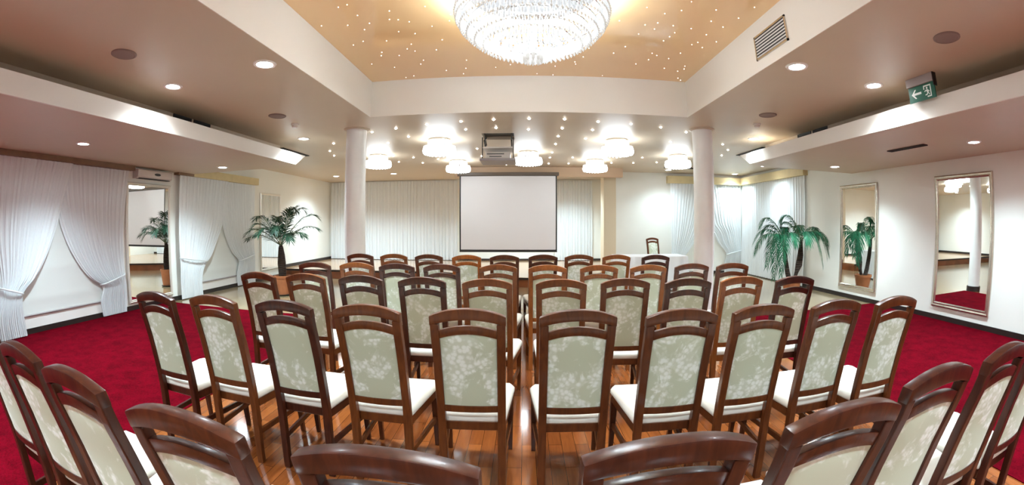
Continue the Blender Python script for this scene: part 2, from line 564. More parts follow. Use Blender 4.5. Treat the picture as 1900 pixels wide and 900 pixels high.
# two round pillars with a dark foot and a thin collar
for i, px in enumerate((-2.53, 2.76)):
    o = struct(MB().lathe([(0.16, 0.12), (0.16, ZM)], 40), 'pillar', PILLAR, smooth=True)
    o.location = (px, 6.3, 0)
    f = MB().lathe([(0.19, 0.0), (0.19, 0.11), (0.175, 0.12), (0.1, 0.12)], 40).build('pillar_foot', BLACKWOOD, o, smooth=True)
    f['kind'] = 'structure'
    f = MB().lathe([(0.17, ZM - 0.018), (0.205, ZM - 0.006), (0.205, ZM)], 40).build('pillar_collar', CEIL, o, smooth=True)
    f['kind'] = 'structure'

# ------------------------------------------------------------------ chairs
def ypost(z):
    pts = [(0.0, -0.30), (0.25, -0.268), (0.48, -0.252), (0.78, -0.290), (1.06, -0.372)]
    for (z0, y0), (z1, y1) in zip(pts, pts[1:]):
        if z <= z1:
            t = (z - z0) / (z1 - z0)
            return lerp(y0, y1, t)
    return pts[-1][1]


def ypost_s(z):
    return (ypost(max(0, z - 0.09)) + ypost(z) * 2 + ypost(min(1.06, z + 0.09))) / 4


def arch_bar(hw, z_lo, z_hi, depth, n=12):
    """curved rail across the back: z_lo(t), z_hi(t) give its lower and upper edge at t = x/hw"""
    rings = []
    for i in range(n + 1):
        t = -1 + 2 * i / n
        a, b = z_lo(t), z_hi(t)
        bow = -0.010 * (1 - t * t)
        rings.append([(hw * t, ypost_s(a) - depth / 2 + bow, a), (hw * t, ypost_s(a) + depth / 2 + bow, a),
                      (hw * t, ypost_s(b) + depth / 2 + bow, b), (hw * t, ypost_s(b) - depth / 2 + bow, b)])
    return MB().loft(rings)


def make_chair():
    r = thing('banquet_chair', '', 'chair')
    for s in (-1, 1):
        mb = MB()
        rings = []
        for k in range(17):
            z = 1.012 * k / 16
            x = s * lerp(0.158, 0.1625, z / 1.05)
            y = ypost_s(z)
            wx = 0.0215
            wy = lerp(0.019, 0.021, min(1, z / 0.5))
            rings.append([(x - wx, y - wy, z), (x + wx, y - wy, z), (x + wx, y + wy, z), (x - wx, y + wy, z)])
        mb.loft(rings).build('back_post', WOOD, r, bevel=0.005)
        mb = MB()
        x = s * 0.199
        mb.loft([[(x - 0.014, 0.213, 0), (x + 0.014, 0.213, 0), (x + 0.014, 0.241, 0), (x - 0.014, 0.241, 0)],
                 [(x - 0.021, 0.205, 0.40), (x + 0.021, 0.205, 0.40), (x + 0.021, 0.247, 0.40), (x - 0.021, 0.247, 0.40)]])
        mb.build('leg', WOOD, r, bevel=0.004)
        MB().loft([[(s * 0.150, -0.262, 0.19), (s * 0.170, -0.262, 0.19), (s * 0.170, -0.262, 0.225), (s * 0.150, -0.262, 0.225)],
                   [(s * 0.189, 0.215, 0.19), (s * 0.209, 0.215, 0.19), (s * 0.209, 0.215, 0.225), (s * 0.189, 0.215, 0.225)]]
                  ).build('stretcher', WOOD, r, bevel=0.003)
    arch_bar(0.186, lambda t: 1.036 - 0.034 * t * t, lambda t: 1.092 - 0.040 * abs(t) ** 2.2, 0.046).build('top_rail', WOOD, r, bevel=0.007, smooth=35)
    arch_bar(0.143, lambda t: 0.960 - 0.028 * t * t, lambda t: 1.004 - 0.028 * t * t, 0.030).build('middle_rail', WOOD, r, bevel=0.004, smooth=35)
    arch_bar(0.143, lambda t: 0.505, lambda t: 0.545, 0.030, 4).build('lower_rail', WOOD, r, bevel=0.004)
    # upholstered back panel with an arched top
    mb = MB()
    nx, nz = 10, 12
    def pan(side):
        def f(u, v):
            t = -1 + 2 * u
            z = lerp(0.543, 0.962 - 0.028 * t * t, v)
            puff = 0.010 * (1 - t ** 4) * (1 - (2 * v - 1) ** 4)
            return (0.1425 * t, ypost_s(z) + side * (0.009 + puff) - 0.010 * (1 - t * t), z)
        return f
    mb.grid(pan(-1), nx, nz).grid(pan(1), nx, nz)
    mb.build('back_panel', DAMASK, r, smooth='all')
    # seat
    def trap(g, z, fr=0.0):
        return [(-0.178 + g, -0.232 + g, z), (0.178 - g, -0.232 + g, z), (0.212 - g, 0.10, z), (0.224 - g, 0.22 - g, z), (0.205 - g, 0.258 - g, z),
                (-0.205 + g, 0.258 - g, z), (-0.224 + g, 0.22 - g, z), (-0.212 + g, 0.10, z)]
    MB().loft([trap(0.012, 0.37), trap(0.004, 0.375), trap(0.004, 0.425)]).build('seat_frame', WOOD, r, bevel=0.004)
    MB().loft([trap(0.006, 0.424), trap(-0.003, 0.435), trap(-0.003, 0.458), trap(0.010, 0.477), trap(0.045, 0.487)]).build('seat_cushion', CREAM, r, smooth=60)
    return r


ROWS = [
    ('A', 'row nearest the camera', [(-2.26, 0.76, -2), (-1.78, 0.74, -1), (-1.31, 0.715, -1), (-0.77, 0.69, 1), (-0.26, 0.69, 0), (0.30, 0.74, 2), (0.77, 0.755, 0), (1.255, 0.82, 1), (1.735, 0.81, 1), (2.22, 0.82, 2)]),
    ('B', 'second row from the camera', [(-2.25, 1.99, -2), (-1.79, 2.06, -1), (-1.28, 2.07, -2), (-0.79, 2.08, -2), (-0.265, 2.05, 1), (0.265, 2.03, -1), (0.77, 1.98, -1), (1.24, 1.98, -1), (1.73, 1.95, 0), (2.18, 1.87, -1)]),
    ('C', 'third row from the camera', [(-2.235, 3.22, -3), (-1.77, 3.25, -2), (-1.27, 3.25, 0), (-0.76, 3.22, 0), (-0.26, 3.17, -3), (0.28, 3.15, -4), (0.76, 3.16, -4), (1.235, 3.09, -2), (1.70, 3.09, -2), (2.15, 2.98, -2)]),
    ('D', 'fourth row from the camera', [(-2.185, 4.24, 2), (-1.725, 4.31, 2), (-1.265, 4.26, 1), (-0.80, 4.26, -1), (-0.24, 4.26, -1), (0.24, 4.22, -1), (0.74, 4.19, -2), (1.23, 4.16, -1), (1.72, 4.22, -2), (2.175, 4.18, -3)]),
    ('E', 'fifth row, nearest the stage', [(-2.16, 5.55, 2), (-1.69, 5.57, 1), (-1.21, 5.55, -2), (-0.71, 5.50, 2), (-0.23, 5.51, 1), (0.26, 5.57, 3), (0.72, 5.57, 2), (1.20, 5.52, 2), (1.70, 5.43, -3)]),
]
TONES = {'A': (.0, .02, .03, .05, .0, .0, .03, .0, .02, .0), 'B': (.04, .30, .03, .34, .30, .22, .18, .26, .22, .25),
         'C': (.18, .34, .04, .08, .55, .5, .3, .08, .7, .0), 'D': (.04, .6, .0, .08, .45, .8, .65, .65, .1, .15),
         'E': (.15, .55, .2, 1.0, .15, .08, .3, .65, .0)}
ORD = ['first', 'second', 'third', 'fourth', 'fifth']
proto = make_chair()
first = True


def place_chair(x, y, rz, tone, label, group, z=0.0, scale=1.0):
    global first
    c = proto if first else copy_tree(proto)
    first = False
    c.location = (x, y, z)
    c.rotation_euler = (0, 0, math.radians(rz))
    c.scale = (scale, scale, scale)
    c['label'] = label
    c['category'] = 'chair'
    if group:
        c['group'] = group
    elif 'group' in c:
        del c['group']
    for ch in c.children:
        ch['tone'] = float(tone)
    return c


rng = random.Random(4)
for key, rname, row in ROWS:
    for i, (x, yt, a) in enumerate(row):
        side = 'left' if i < 5 else 'right'
        k = 5 - i if i < 5 else i - 4
        lab = 'high-backed wooden chair, %s, %s %s of the aisle' % (rname, ORD[k - 1], side)
        aa = math.radians(a)
        # the measured point is the middle of the top rail
        cx = x - 0.37 * math.sin(aa)
        cy = yt + 0.37 * math.cos(aa)
        place_chair(cx, cy, a, TONES[key][i], lab, 'chairs in rows facing the screen')
place_chair(3.60, 11.3, 190, 0.2, 'single wooden chair standing alone behind the white-clothed table', None)

# ------------------------------------------------------------------ table with the white cloth
t = thing('table', 'rectangular table hidden under a white cloth before the stage', 'table', (2.85, 9.6, 0))
MB().box((-0.78, -0.33, 0.735), (0.78, 0.33, 0.765)).build('tabletop', STAGE_TOP, t, bevel=0.004)
for sx in (-1, 1):
    for sy in (-1, 1):
        MB().box((sx * 0.70 - 0.02, sy * 0.27 - 0.02, 0), (sx * 0.70 + 0.02, sy * 0.27 + 0.02, 0.735)).build('leg', CHROME, t)
mb = MB()
NR = 120
def cloth_ring(z, amp, off):
    pts = []
    per = [(-0.8, -0.35), (0.8, -0.35), (0.8, 0.35), (-0.8, 0.35)]
    tot = 2 * (1.6 + 0.7)
    for k in range(NR):
        d = tot * k / NR
        if d < 1.6: p, n = (-0.8 + d, -0.35), (0, -1)
        elif d < 2.3: p, n = (0.8, -0.35 + d - 1.6), (1, 0)
        elif d < 3.9: p, n = (0.8 - (d - 2.3), 0.35), (0, 1)
        else: p, n = (-0.8, 0.35 - (d - 3.9)), (-1, 0)
        o = off + amp * (0.5 + 0.5 * math.sin(k * 0.93 + 0.6 * math.sin(k * 0.31)))
        pts.append((p[0] + n[0] * o, p[1] + n[1] * o, z))
    return pts
mb.loft([cloth_ring(0.769, 0, 0.0), cloth_ring(0.76, 0.002, 0.012), cloth_ring(0.6, 0.02, 0.015), cloth_ring(0.3, 0.045, 0.02), cloth_ring(0.03, 0.065, 0.025)], cap=False)
mb.poly(cloth_ring(0.769, 0, 0.0))
o = mb.build('tablecloth', CLOTH, smooth=50)
o.location = (2.85, 9.6, 0)
tag(o, 'white floor-length cloth draped over the table by the stage', 'tablecloth')

# ------------------------------------------------------------------ curtains
def on_wall(wall, s, d, z):
    return {'left': (XL + d, s, z), 'right': (XR - d, s, z), 'backright': (s, YBR - d, z), 'back': (s, YB - d, z)}[wall]


def hanging(name, wall, s0, s1, z1, z0, d0, folds, amp, label, group, seed):
    r = random.Random(seed)
    ph = [r.uniform(0, 6.28) for _ in range(4)]
    def f(u, v):
        z = lerp(z1, z0, v)
        x = u * folds * 2 * PI
        d = amp * (0.55 + 0.30 * math.sin(x + 0.9 * math.sin(x * 0.23 + ph[0]) + 0.25 * v) + 0.15 * math.sin(2.3 * x + ph[1] + v))
        return on_wall(wall, lerp(s0, s1, u), d0 + d * lerp(0.6, 1.0, v), z)
    o = MB().grid(f, int(folds * 9), 10).build(name, SHEER, smooth='all')
    return tag(o, label, 'curtain', group)


def swag(wall, outer, inner, z1, d0, folds, label, group, seed, tie_z):
    """tied-back sheer: outer / inner are (z, s) outlines from the rail down to the floor"""
    r = random.Random(seed)
    ph = [r.uniform(0, 6.28) for _ in range(4)]
    z0 = 0.02
    def f(u, v):
        z = lerp(z1, z0, v)
        so, si = interp(outer, z), interp(inner, z)
        x = u * folds * 2 * PI
        wdt = abs(si - so)
        full = abs(inner[0][1] - outer[0][1])
        comp = wdt / full
        amp = lerp(0.055, 0.030, min(1, comp))
        d = amp * (0.55 + 0.30 * math.sin(x + 0.8 * math.sin(x * 0.27 + ph[0])) + 0.15 * math.sin(2.6 * x + ph[1]))
        # pleats converge towards the tie
        return on_wall(wall, lerp(so, si, u), d0 + d + 0.02 * math.exp(-((z - tie_z) / 0.25) ** 2), z)
    o = MB().grid(f, int(folds * 9), 44).build('curtain', SHEER, smooth='all')
    tag(o, label, 'curtain', group)
    # fabric tie band round the gathered waist, running back up to its wall hook
    so, si = interp(outer, tie_z), interp(inner, tie_z)
    mb = MB()
    mb.tube([on_wall(wall, lerp(so, si, q), d0 + lerp(0.085, 0.11, 1 - abs(2 * q - 1)) if 0.02 < q < 0.99 else d0 + 0.03,
                     lerp(tie_z + 0.12, tie_z - 0.01, q)) for q in (0, 0.1, 0.3, 0.5, 0.7, 0.9, 1.0)], 0.013, 8)
    mb.build('tieback', SHEER, o, smooth='all')
    return o

G = 'sheer curtains along the walls'
swag('left', [(2.45, 2.30), (1.4, 2.36), (0.62, 2.55), (0.35, 2.42), (0.02, 2.40)],
     [(2.45, 4.05), (1.68, 3.81), (1.17, 3.58), (0.81, 3.30), (0.61, 3.03), (0.26, 3.0), (0.02, 3.02)], 2.435, 0.105, 17,
     'tied-back white sheer curtain nearest the camera, left of the blind', G, 1, 0.61)
swag('left', [(2.45, 5.38), (1.4, 5.26), (0.75, 5.24), (0.35, 5.26), (0.02, 5.22)],
     [(2.45, 3.62), (1.68, 3.80), (1.29, 3.96), (0.92, 4.20), (0.67, 4.44), (0.51, 4.69), (0.3, 4.63), (0.02, 4.66)], 2.435, 0.03, 17,
     'tied-back white sheer curtain just left of the tall mirror below the air conditioner', G, 2, 0.55)
swag('left', [(2.52, 6.72), (1.4, 6.71), (0.85, 6.71), (0.35, 6.70), (0.02, 6.70)],
     [(2.52, 8.42), (1.65, 8.26), (1.2, 8.03), (0.84, 7.76), (0.61, 7.49), (0.32, 7.40), (0.02, 7.40)], 2.465, 0.105, 15,
     'tied-back white sheer curtain just right of the tall mirror below the air conditioner', G, 3, 0.72)
swag('left', [(2.52, 9.66), (1.4, 9.62), (0.75, 9.6), (0.35, 9.6), (0.02, 9.6)],
     [(2.52, 8.02), (1.56, 8.26), (1.13, 8.44), (0.81, 8.66), (0.63, 8.88), (0.29, 8.80), (0.02, 8.82)], 2.465, 0.03, 15,
     'tied-back white sheer curtain behind the potted palm, beside the small mirror', G, 4, 0.62)
# far right corner
swag('backright', [(2.66, 4.22), (1.4, 4.24), (0.7, 4.26), (0.1, 4.24)],
     [(2.66, 5.70), (1.5, 5.28), (1.1, 5.08), (0.75, 4.84), (0.52, 4.66), (0.3, 4.62), (0.1, 4.64)], 2.625, 0.105, 14,
     'tied-back sheer curtain behind the white table, left of the right pillar', G, 5, 0.52)
swag('backright', [(2.66, 6.60), (1.4, 6.60), (0.7, 6.6), (0.1, 6.6)],
     [(2.66, 5.05), (1.5, 5.34), (1.24, 5.6), (0.9, 5.8), (0.6, 6.06), (0.3, 6.02), (0.1, 6.03)], 2.625, 0.03, 14,
     'tied-back sheer curtain in the far corner, right of the right pillar', G, 6, 0.58)
hanging('curtain', 'right', 8.82, 12.1, 2.625, 0.03, 0.03, 26, 0.075, 'straight sheer curtain on the right wall behind the twin palm', G, 7)
hanging('curtain', 'back', -6.72, -2.16, 2.90, 0.25, 0.03, 38, 0.09, 'wide straight sheer curtain at the back of the stage, left of the screen', G, 8)
hanging('curtain', 'back', 1.05, 2.30, 2.88, 0.25, 0.03, 12, 0.09, 'narrow straight sheer curtain on the stage, right of the screen', G, 9)

# rails and pelmets
def pelmet(lo, hi, label, mat=None):
    o = MB().box(lo, hi).build('curtain_pelmet', mat or PELMET, bevel=0.004)
    return tag(o, label, 'pelmet', 'curtain pelmets')
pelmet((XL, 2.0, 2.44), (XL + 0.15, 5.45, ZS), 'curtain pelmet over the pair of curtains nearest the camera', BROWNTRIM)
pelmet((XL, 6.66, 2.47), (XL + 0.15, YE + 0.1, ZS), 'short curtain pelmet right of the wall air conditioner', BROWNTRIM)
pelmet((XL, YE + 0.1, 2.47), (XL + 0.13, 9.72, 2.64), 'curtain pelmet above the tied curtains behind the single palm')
pelmet((XR - 0.15, 8.76, 2.63), (XR, YBR, 2.84), 'ochre curtain pelmet on the right wall above the twin palm')
pelmet((4.14, YBR - 0.15, 2.63), (XR - 0.15, YBR, 2.84), 'ochre curtain pelmet on the far wall behind the right pillar')

# blinds behind the tied curtains: cloth, bottom bar; white parapet below
for (s0, s1, lab) in ((2.75, 5.1, 'pale roman blind between the tied curtains nearest the camera'), (6.95, 9.4, 'pale roman blind between the tied curtains beside the single palm')):
    t = thing('window_blind', lab, 'blind', (XL, (s0 + s1) / 2, 0))
    h = (s1 - s0) / 2
    def bl(u, v):
        z = lerp(2.4, 0.27, v)
        return (0.012 + 0.006 * math.sin(v * PI * 5) ** 8, lerp(-h, h, u), z)
    mb = MB().grid(bl, 2, 60)
    mb.box((0.002, -h, 2.38), (0.03, h, 2.42))
    mb.build('blind_cloth', BLIND, t, smooth='all')
    MB().tube([(0.022, -h, 0.265), (0.022, h, 0.265)], 0.016, 10).build('bottom_bar', GREY, t, smooth=True, label='grey bottom bar')
    struct(MB().box((XL, s0, 0.085), (XL + 0.012, s1, 0.25)), 'trim_4' if s0 < 5 else 'trim_5', WHITE)

# ------------------------------------------------------------------ projection screen
t = thing('projection_screen', 'white roll-down projection screen with a black border above the stage', 'screen', (-0.375, 11.24, 0))
SZ0, SZ1, SW = 0.765, 2.70, 1.255
MB().box((-SW, 0.0, SZ0), (SW, 0.008, SZ1)).build('border', BLACK, t)
MB().box((-SW + 0.035, -0.003, SZ0 + 0.035), (SW - 0.035, 0.011, SZ1 - 0.01)).build('projection_surface', SCREEN, t)
MB().box((-SW - 0.05, -0.05, 2.70), (SW + 0.05, 0.06, 2.785)).build('roller_case', plain('screen_case', (0.12, 0.085, 0.06), 0.4), t, bevel=0.012)
MB().tube([(-SW, 0.004, SZ0 - 0.012), (SW, 0.004, SZ0 - 0.012)], 0.018, 10).build('weight_bar', BLACK, t, smooth=True)

# ------------------------------------------------------------------ projector on its ceiling lift
t = thing('projector_lift', 'motorised projector lift hanging from the hatch in the ceiling', 'lift', (-0.40, 7.22, 0))
MB().box((-0.285, -0.28, 2.485), (0.285, 0.28, 2.525)).build('tray', GREY, t, bevel=0.004)
for sx in (-1, 1):
    mb = MB()
    for y0, y1 in ((-0.22, 0.22), (0.22, -0.22)):
        for z0, z1 in ((2.70, 2.82), (2.82, 2.95)):
            mb.tube([(sx * 0.22, y0, z0), (sx * 0.22, y1, z1)], 0.012, 6)
    mb.build('scissor_arm', BLACK, t)
    MB().tube([(sx * 0.25, -0.2, 2.52), (sx * 0.25, -0.2, 2.88)], 0.009, 6).build('rod', BLACK, t)
MB().box((-0.24, -0.25, 2.69), (0.24, 0.25, 2.715)).build('bracket', PROJ, t, bevel=0.003)
p = thing('projector', 'beige projector sitting on the ceiling lift tray', 'projector', (-0.40, 7.22, 2.527))
MB().box((-0.20, -0.17, 0.012), (0.20, 0.17, 0.115)).build('case', PROJ, p, bevel=0.015)
MB().box((-0.18, -0.175, 0.075), (0.10, -0.168, 0.088)).box((-0.14, -0.175, 0.035), (0.06, -0.168, 0.048)).build('vent', BLACK, p)
mb = MB().tube([(0.11, 0.16, 0.065), (0.11, 0.21, 0.065)], 0.042, 16)
mb.build('lens', BLACK, p, smooth=True)
for sx in (-1, 1):
    MB().lathe([(0.014, 0), (0.014, 0.014)], 10, (sx * 0.15, 0, 0)).build('foot', BLACK, p)

# ------------------------------------------------------------------ mirrors
def wall_mirror(side, y0, y1, z0, z1, fw, mat, label, tilt=0.0):
    x = XL if side < 0 else XR
    t = thing('wall_mirror', label, 'mirror', (x, (y0 + y1) / 2, z0), 0, 'framed wall mirrors')
    hy, h = (y1 - y0) / 2, z1 - z0
    n = -side
    prof = [(0.0, 0.004), (0.0, 0.035), (0.018, 0.048), (fw * 0.55, 0.040), (fw * 0.8, 0.046), (fw, 0.030), (fw, 0.004)]
    rings = []
    for a, b in ((-1, 0), (1, 0), (1, 1), (-1, 1)):
        rings.append([(n * d, a * (hy - q), (q if b == 0 else h - q)) for q, d in prof])
    rings.append(rings[0])
    MB().loft(rings, cap=False).build('frame', mat, t, smooth=30)
    MB().box((min(n * 0.004, n * 0.026), -hy + fw * 0.9, fw * 0.9), (max(n * 0.004, n * 0.026), hy - fw * 0.9, h - fw * 0.9)).build('glass', MIRROR, t)
    return t
wall_mirror(1, 3.62, 4.86, 0.215, 2.28, 0.075, SILVER, 'big silver-framed mirror reflecting a white pillar')
wall_mirror(1, 6.35, 7.53, 0.215, 2.29, 0.075, SILVER, 'silver-framed mirror reflecting the green twin palm')
wall_mirror(-1, 5.34, 6.55, 0.13, 2.25, 0.06, SILVERED, 'tall pale-framed mirror under the wall air conditioner')
wall_mirror(-1, 9.95, 11.0, 0.26, 2.30, 0.05, SILVERED, 'narrow pale-framed mirror behind the single palm')

# wall air conditioner above the left mirror
t = thing('air_conditioner', 'slim wall air conditioner above the tall left mirror', 'air conditioner', (XL, 5.98, 2.32))
MB().prism([(0.0, 0.0), (0.12, 0.0), (0.17, 0.035), (0.17, 0.15), (0.15, 0.165), (0.0, 0.165)], 1, -0.47, 0.47).build('case', PROJ, t, bevel=0.008)
MB().box((0.05, -0.42, -0.004), (0.145, 0.42, 0.008)).build('outlet', DARK, t, label='dark outlet slot')
mb = MB()
mb.loft([[(0.168 + d, 0.05 + 0.085 * math.cos(k * PI / 10), 0.088 + 0.024 * math.sin(k * PI / 10)) for k in range(20)] for d in (0, 0.008)])
mb.build('badge', BLACK, t, label='black oval badge')

# ------------------------------------------------------------------ potted palms
def frond_mesh(length, rise, droop, npair, leaflet, seed, mat, sag):
    r = random.Random(seed)
    def rach(t):
        x = length * t * (1 - 0.12 * t * t)
        z = rise * math.sin(t * PI * 0.62) - droop * t ** 2.4
        return Vector((x, 0.03 * math.sin(3 * t + seed), z))
    mb = MB()
    mb.tube([rach(k / 10) for k in range(11)], [lerp(0.009, 0.002, k / 10) for k in range(11)], 5, mi=1)
    for k in range(npair):
        t = 0.16 + 0.83 * k / (npair - 1)
        p = rach(t)
        tg = (rach(min(1, t + 0.03)) - rach(t - 0.03)).normalized()
        ll = leaflet * (0.55 + 0.75 * math.sin(min(1, t * 1.05) * PI) ** 0.7) * r.uniform(0.85, 1.15)
        for s in (-1, 1):
            side = Vector((-tg.z * 0, s, 0)).normalized()
            ang = lerp(1.15, 0.45, t) + r.uniform(-0.12, 0.12)
            d = (side * math.sin(ang) + tg * math.cos(ang) + Vector((0, 0, r.uniform(0.0, 0.25)))).normalized()
            wv = tg.cross(d).cross(d).normalized() * 0.0
            wd = (tg - d * tg.dot(d)).normalized() * 0.0095
            q0 = p
            q1 = p + d * ll * 0.5 + Vector((0, 0, -sag * ll * 0.15))
            q2 = p + d * ll * 0.95 + Vector((0, 0, -sag * ll * 0.55))
            a = [mb.bm.verts.new(v) for v in (q0 - wd * 0.5, q0 + wd * 0.5, q1 + wd, q1 - wd, q2)]
            mb.bm.faces.new((a[0], a[1], a[2], a[3]))
            mb.bm.faces.new((a[3], a[2], a[4]))
    return mb.mesh('frond', [mat, RACHIS])


def pot(parent, r, h):
    MB().lathe([(r * 0.72, 0.03), (r * 0.98, h - 0.05), (r * 1.04, h - 0.05), (r * 1.06, h), (r * 0.93, h), (r * 0.90, h - 0.04)], 28).build('pot', TERRA, parent, smooth=35)
    MB().lathe([(r * 0.85, 0.0), (r * 0.98, 0.03), (r * 0.9, 0.035), (r * 0.5, 0.02)], 28).build('saucer', BLACK, parent, smooth=35)
    MB().lathe([(r * 0.9, h - 0.05), (r * 0.5, h - 0.03), (0.02, h - 0.028)], 20).build('soil', SOIL, parent)


def crown(parent, c, fronds, mat, sag, leaflet=0.24):
    for k, (az, ln, rise, droop) in enumerate(fronds):
        me = frond_mesh(ln, rise, droop, 36, leaflet, k * 7 + int(c[0] * 10), mat, sag)
        o = bpy.data.objects.new('frond', me)
        COL.objects.link(o)
        o.parent = parent
        o.location = c
        o.rotation_euler = (0, 0, math.radians(az))

t = thing('potted_palm', 'single-trunk palm in a terracotta pot by the left curtains', 'palm', (-4.97, 8.12, 0))
pot(t, 0.175, 0.42)
MB().tube([(0, 0, 0.36), (0.0, 0, 0.5), (-0.01, 0, 0.68), (-0.01, 0, 0.84), (-0.02, 0, 1.0), (-0.02, 0, 1.06)], [0.070, 0.088, 0.090, 0.075, 0.052, 0.03], 12).build('trunk', TRUNK, t, smooth=60)
F = [(178, 1.02, 0.28, 0.14), (165, 0.98, 0.66, 0.06), (205, 0.88, 0.42, 0.16), (3, 1.02, 0.42, 0.06), (18, 0.95, 0.66, 0.06), (-22, 0.9, 0.34, 0.12),
     (95, 0.62, 0.78, 0.05), (70, 0.55, 0.82, 0.05), (250, 0.70, 0.45, 0.18), (290, 0.70, 0.50, 0.18), (130, 0.7, 0.66, 0.10), (40, 0.62, 0.80, 0.06), (225, 0.75, 0.55, 0.2), (320, 0.72, 0.35, 0.2)]
crown(t, (-0.02, 0, 1.04), F, LEAF, 0.55, 0.24)

t = thing('potted_palm', 'twin-trunk palm with drooping bright fronds by the right wall', 'palm', (5.55, 7.85, 0))
pot(t, 0.21, 0.37)
MB().tube([(-0.06, 0, 0.33), (-0.12, 0, 0.5), (-0.19, 0.01, 0.8), (-0.22, 0.01, 1.05), (-0.23, 0, 1.17)], [0.055, 0.055, 0.05, 0.045, 0.03], 10).build('trunk', TRUNK, t, smooth=60)
MB().tube([(0.06, 0, 0.33), (0.12, 0, 0.5), (0.17, -0.01, 0.65), (0.20, -0.01, 0.85), (0.22, 0, 1.17)], [0.035, 0.045, 0.078, 0.07, 0.03], 10).build('trunk', TRUNK, t, smooth=60)
F1 = [(180, 0.85, 0.30, 0.52), (200, 0.72, 0.34, 0.80), (160, 0.78, 0.38, 0.40), (230, 0.55, 0.34, 0.95), (130, 0.6, 0.45, 0.3), (285, 0.40, 0.30, 0.35), (60, 0.45, 0.4, 0.3), (172, 0.66, 0.60, 0.30), (214, 0.62, 0.3, 0.98)]
crown(t, (-0.23, 0, 1.15), F1, LEAF_B, 1.1, 0.18)
F2 = [(0, 0.85, 0.34, 0.42), (-20, 0.74, 0.36, 0.62), (20, 0.8, 0.42, 0.34), (-50, 0.58, 0.36, 0.85), (60, 0.6, 0.45, 0.3), (260, 0.38, 0.32, 0.35), (140, 0.55, 0.5, 0.25), (175, 0.6, 0.62, 0.2), (-35, 0.66, 0.4, 0.7)]
crown(t, (0.22, 0, 1.15), F2, LEAF_B, 1.1, 0.18)

# ------------------------------------------------------------------ ceiling fittings
def downlight(loc, label, power=1.0):
    t = thing('downlight', label, 'downlight', loc, 0, 'recessed downlights')
    MB().lathe([(0.078, -0.002), (0.080, -0.010), (0.105, -0.012), (0.112, 0.0)], 28, cap=False).build('trim_ring', WHITE, t, smooth=True)
    MB().lathe([(0.078, -0.003), (0.055, -0.009), (0.01, -0.012)], 24).build('lens', LENS, t, smooth=True)
    l = bpy.data.lights.new('bulb', 'SPOT')
    l.energy = P_DOWN * 4 * power
    l.color = (0.70, 0.90, 1.0)
    l.spot_size = math.radians(135)
    l.spot_blend = 1.0
    l.shadow_soft_size = 0.08
    lo = bpy.data.objects.new('bulb', l)
    COL.objects.link(lo)
    lo.parent = t
    lo.location = (0, 0, -0.03)

D = [(-2.29, 3.28, ZM, 'recessed downlight on the left, beside the orange ceiling tray'), (-3.58, 3.36, ZM, 'recessed downlight on the left, close above the side fascia', 0.6),
     (-3.68, 6.68, ZM, 'recessed downlight just left of the left pillar top'), (2.50, 3.3, ZM, 'recessed downlight below the wall vent of the orange tray'),
     (3.62, 3.37, ZM, 'recessed downlight beside the green exit sign', 0.6), (3.91, 6.66, ZM, 'recessed downlight just right of the right pillar top'),
     (-5.67, 12.5, ZM, 'far recessed downlight left of the left pillar, over the stage'), (-3.75, 12.35, ZM, 'far recessed downlight right of the left pillar, over the stage'),
     (6.04, 9.81, ZM, 'recessed downlight over the right wall curtain'), (6.18, 11.75, ZM, 'recessed downlight in the far right corner'),
     (3.94, 11.4, ZM, 'recessed downlight near the white table, left of the right pillar'),
     (-5.39, 3.4, ZS, 'downlight in the low left ceiling over the near tied curtains'), (-5.36, 6.55, ZS, 'downlight in the low left ceiling over the tall mirror'),
     (5.51, 3.27, ZS, 'downlight in the low right ceiling in front of the larger mirror'), (5.56, 6.43, ZS, 'downlight in the low right ceiling in front of the farther mirror')]
for x, y, z, lab, *pw in D:
    downlight((x, y, z), lab, pw[0] if pw else 0.42 if y > 9 and x > 0 else 1.25 if y > 9 else 1.0)
for x, lab in ((-0.6, 'recessed downlight over the stage behind the beam, left one'), (1.4, 'recessed downlight over the stage behind the beam, right one')):
    downlight((x, 13.0, ZM), lab, 1.0)
# unseen downlights added above and behind the camera to brighten room and chair backs
for x, z in ((-5.39, ZS), (-3.65, ZM), (3.68, ZM), (5.51, ZS)):
    downlight((x, 0.0, z), 'added fill downlight out of view, level with the camera', 1.7)
for x in (-0.95, 0.95):
    downlight((x, -0.1, ZM), 'added fill downlight out of view, level with the camera', 0.62)
for x, z in ((-5.39, ZS), (-1.9, ZM), (0.0, ZM), (1.9, ZM), (5.51, ZS)):
    downlight((x, -2.2, z), 'added fill downlight out of view, level with the camera', 0.9)

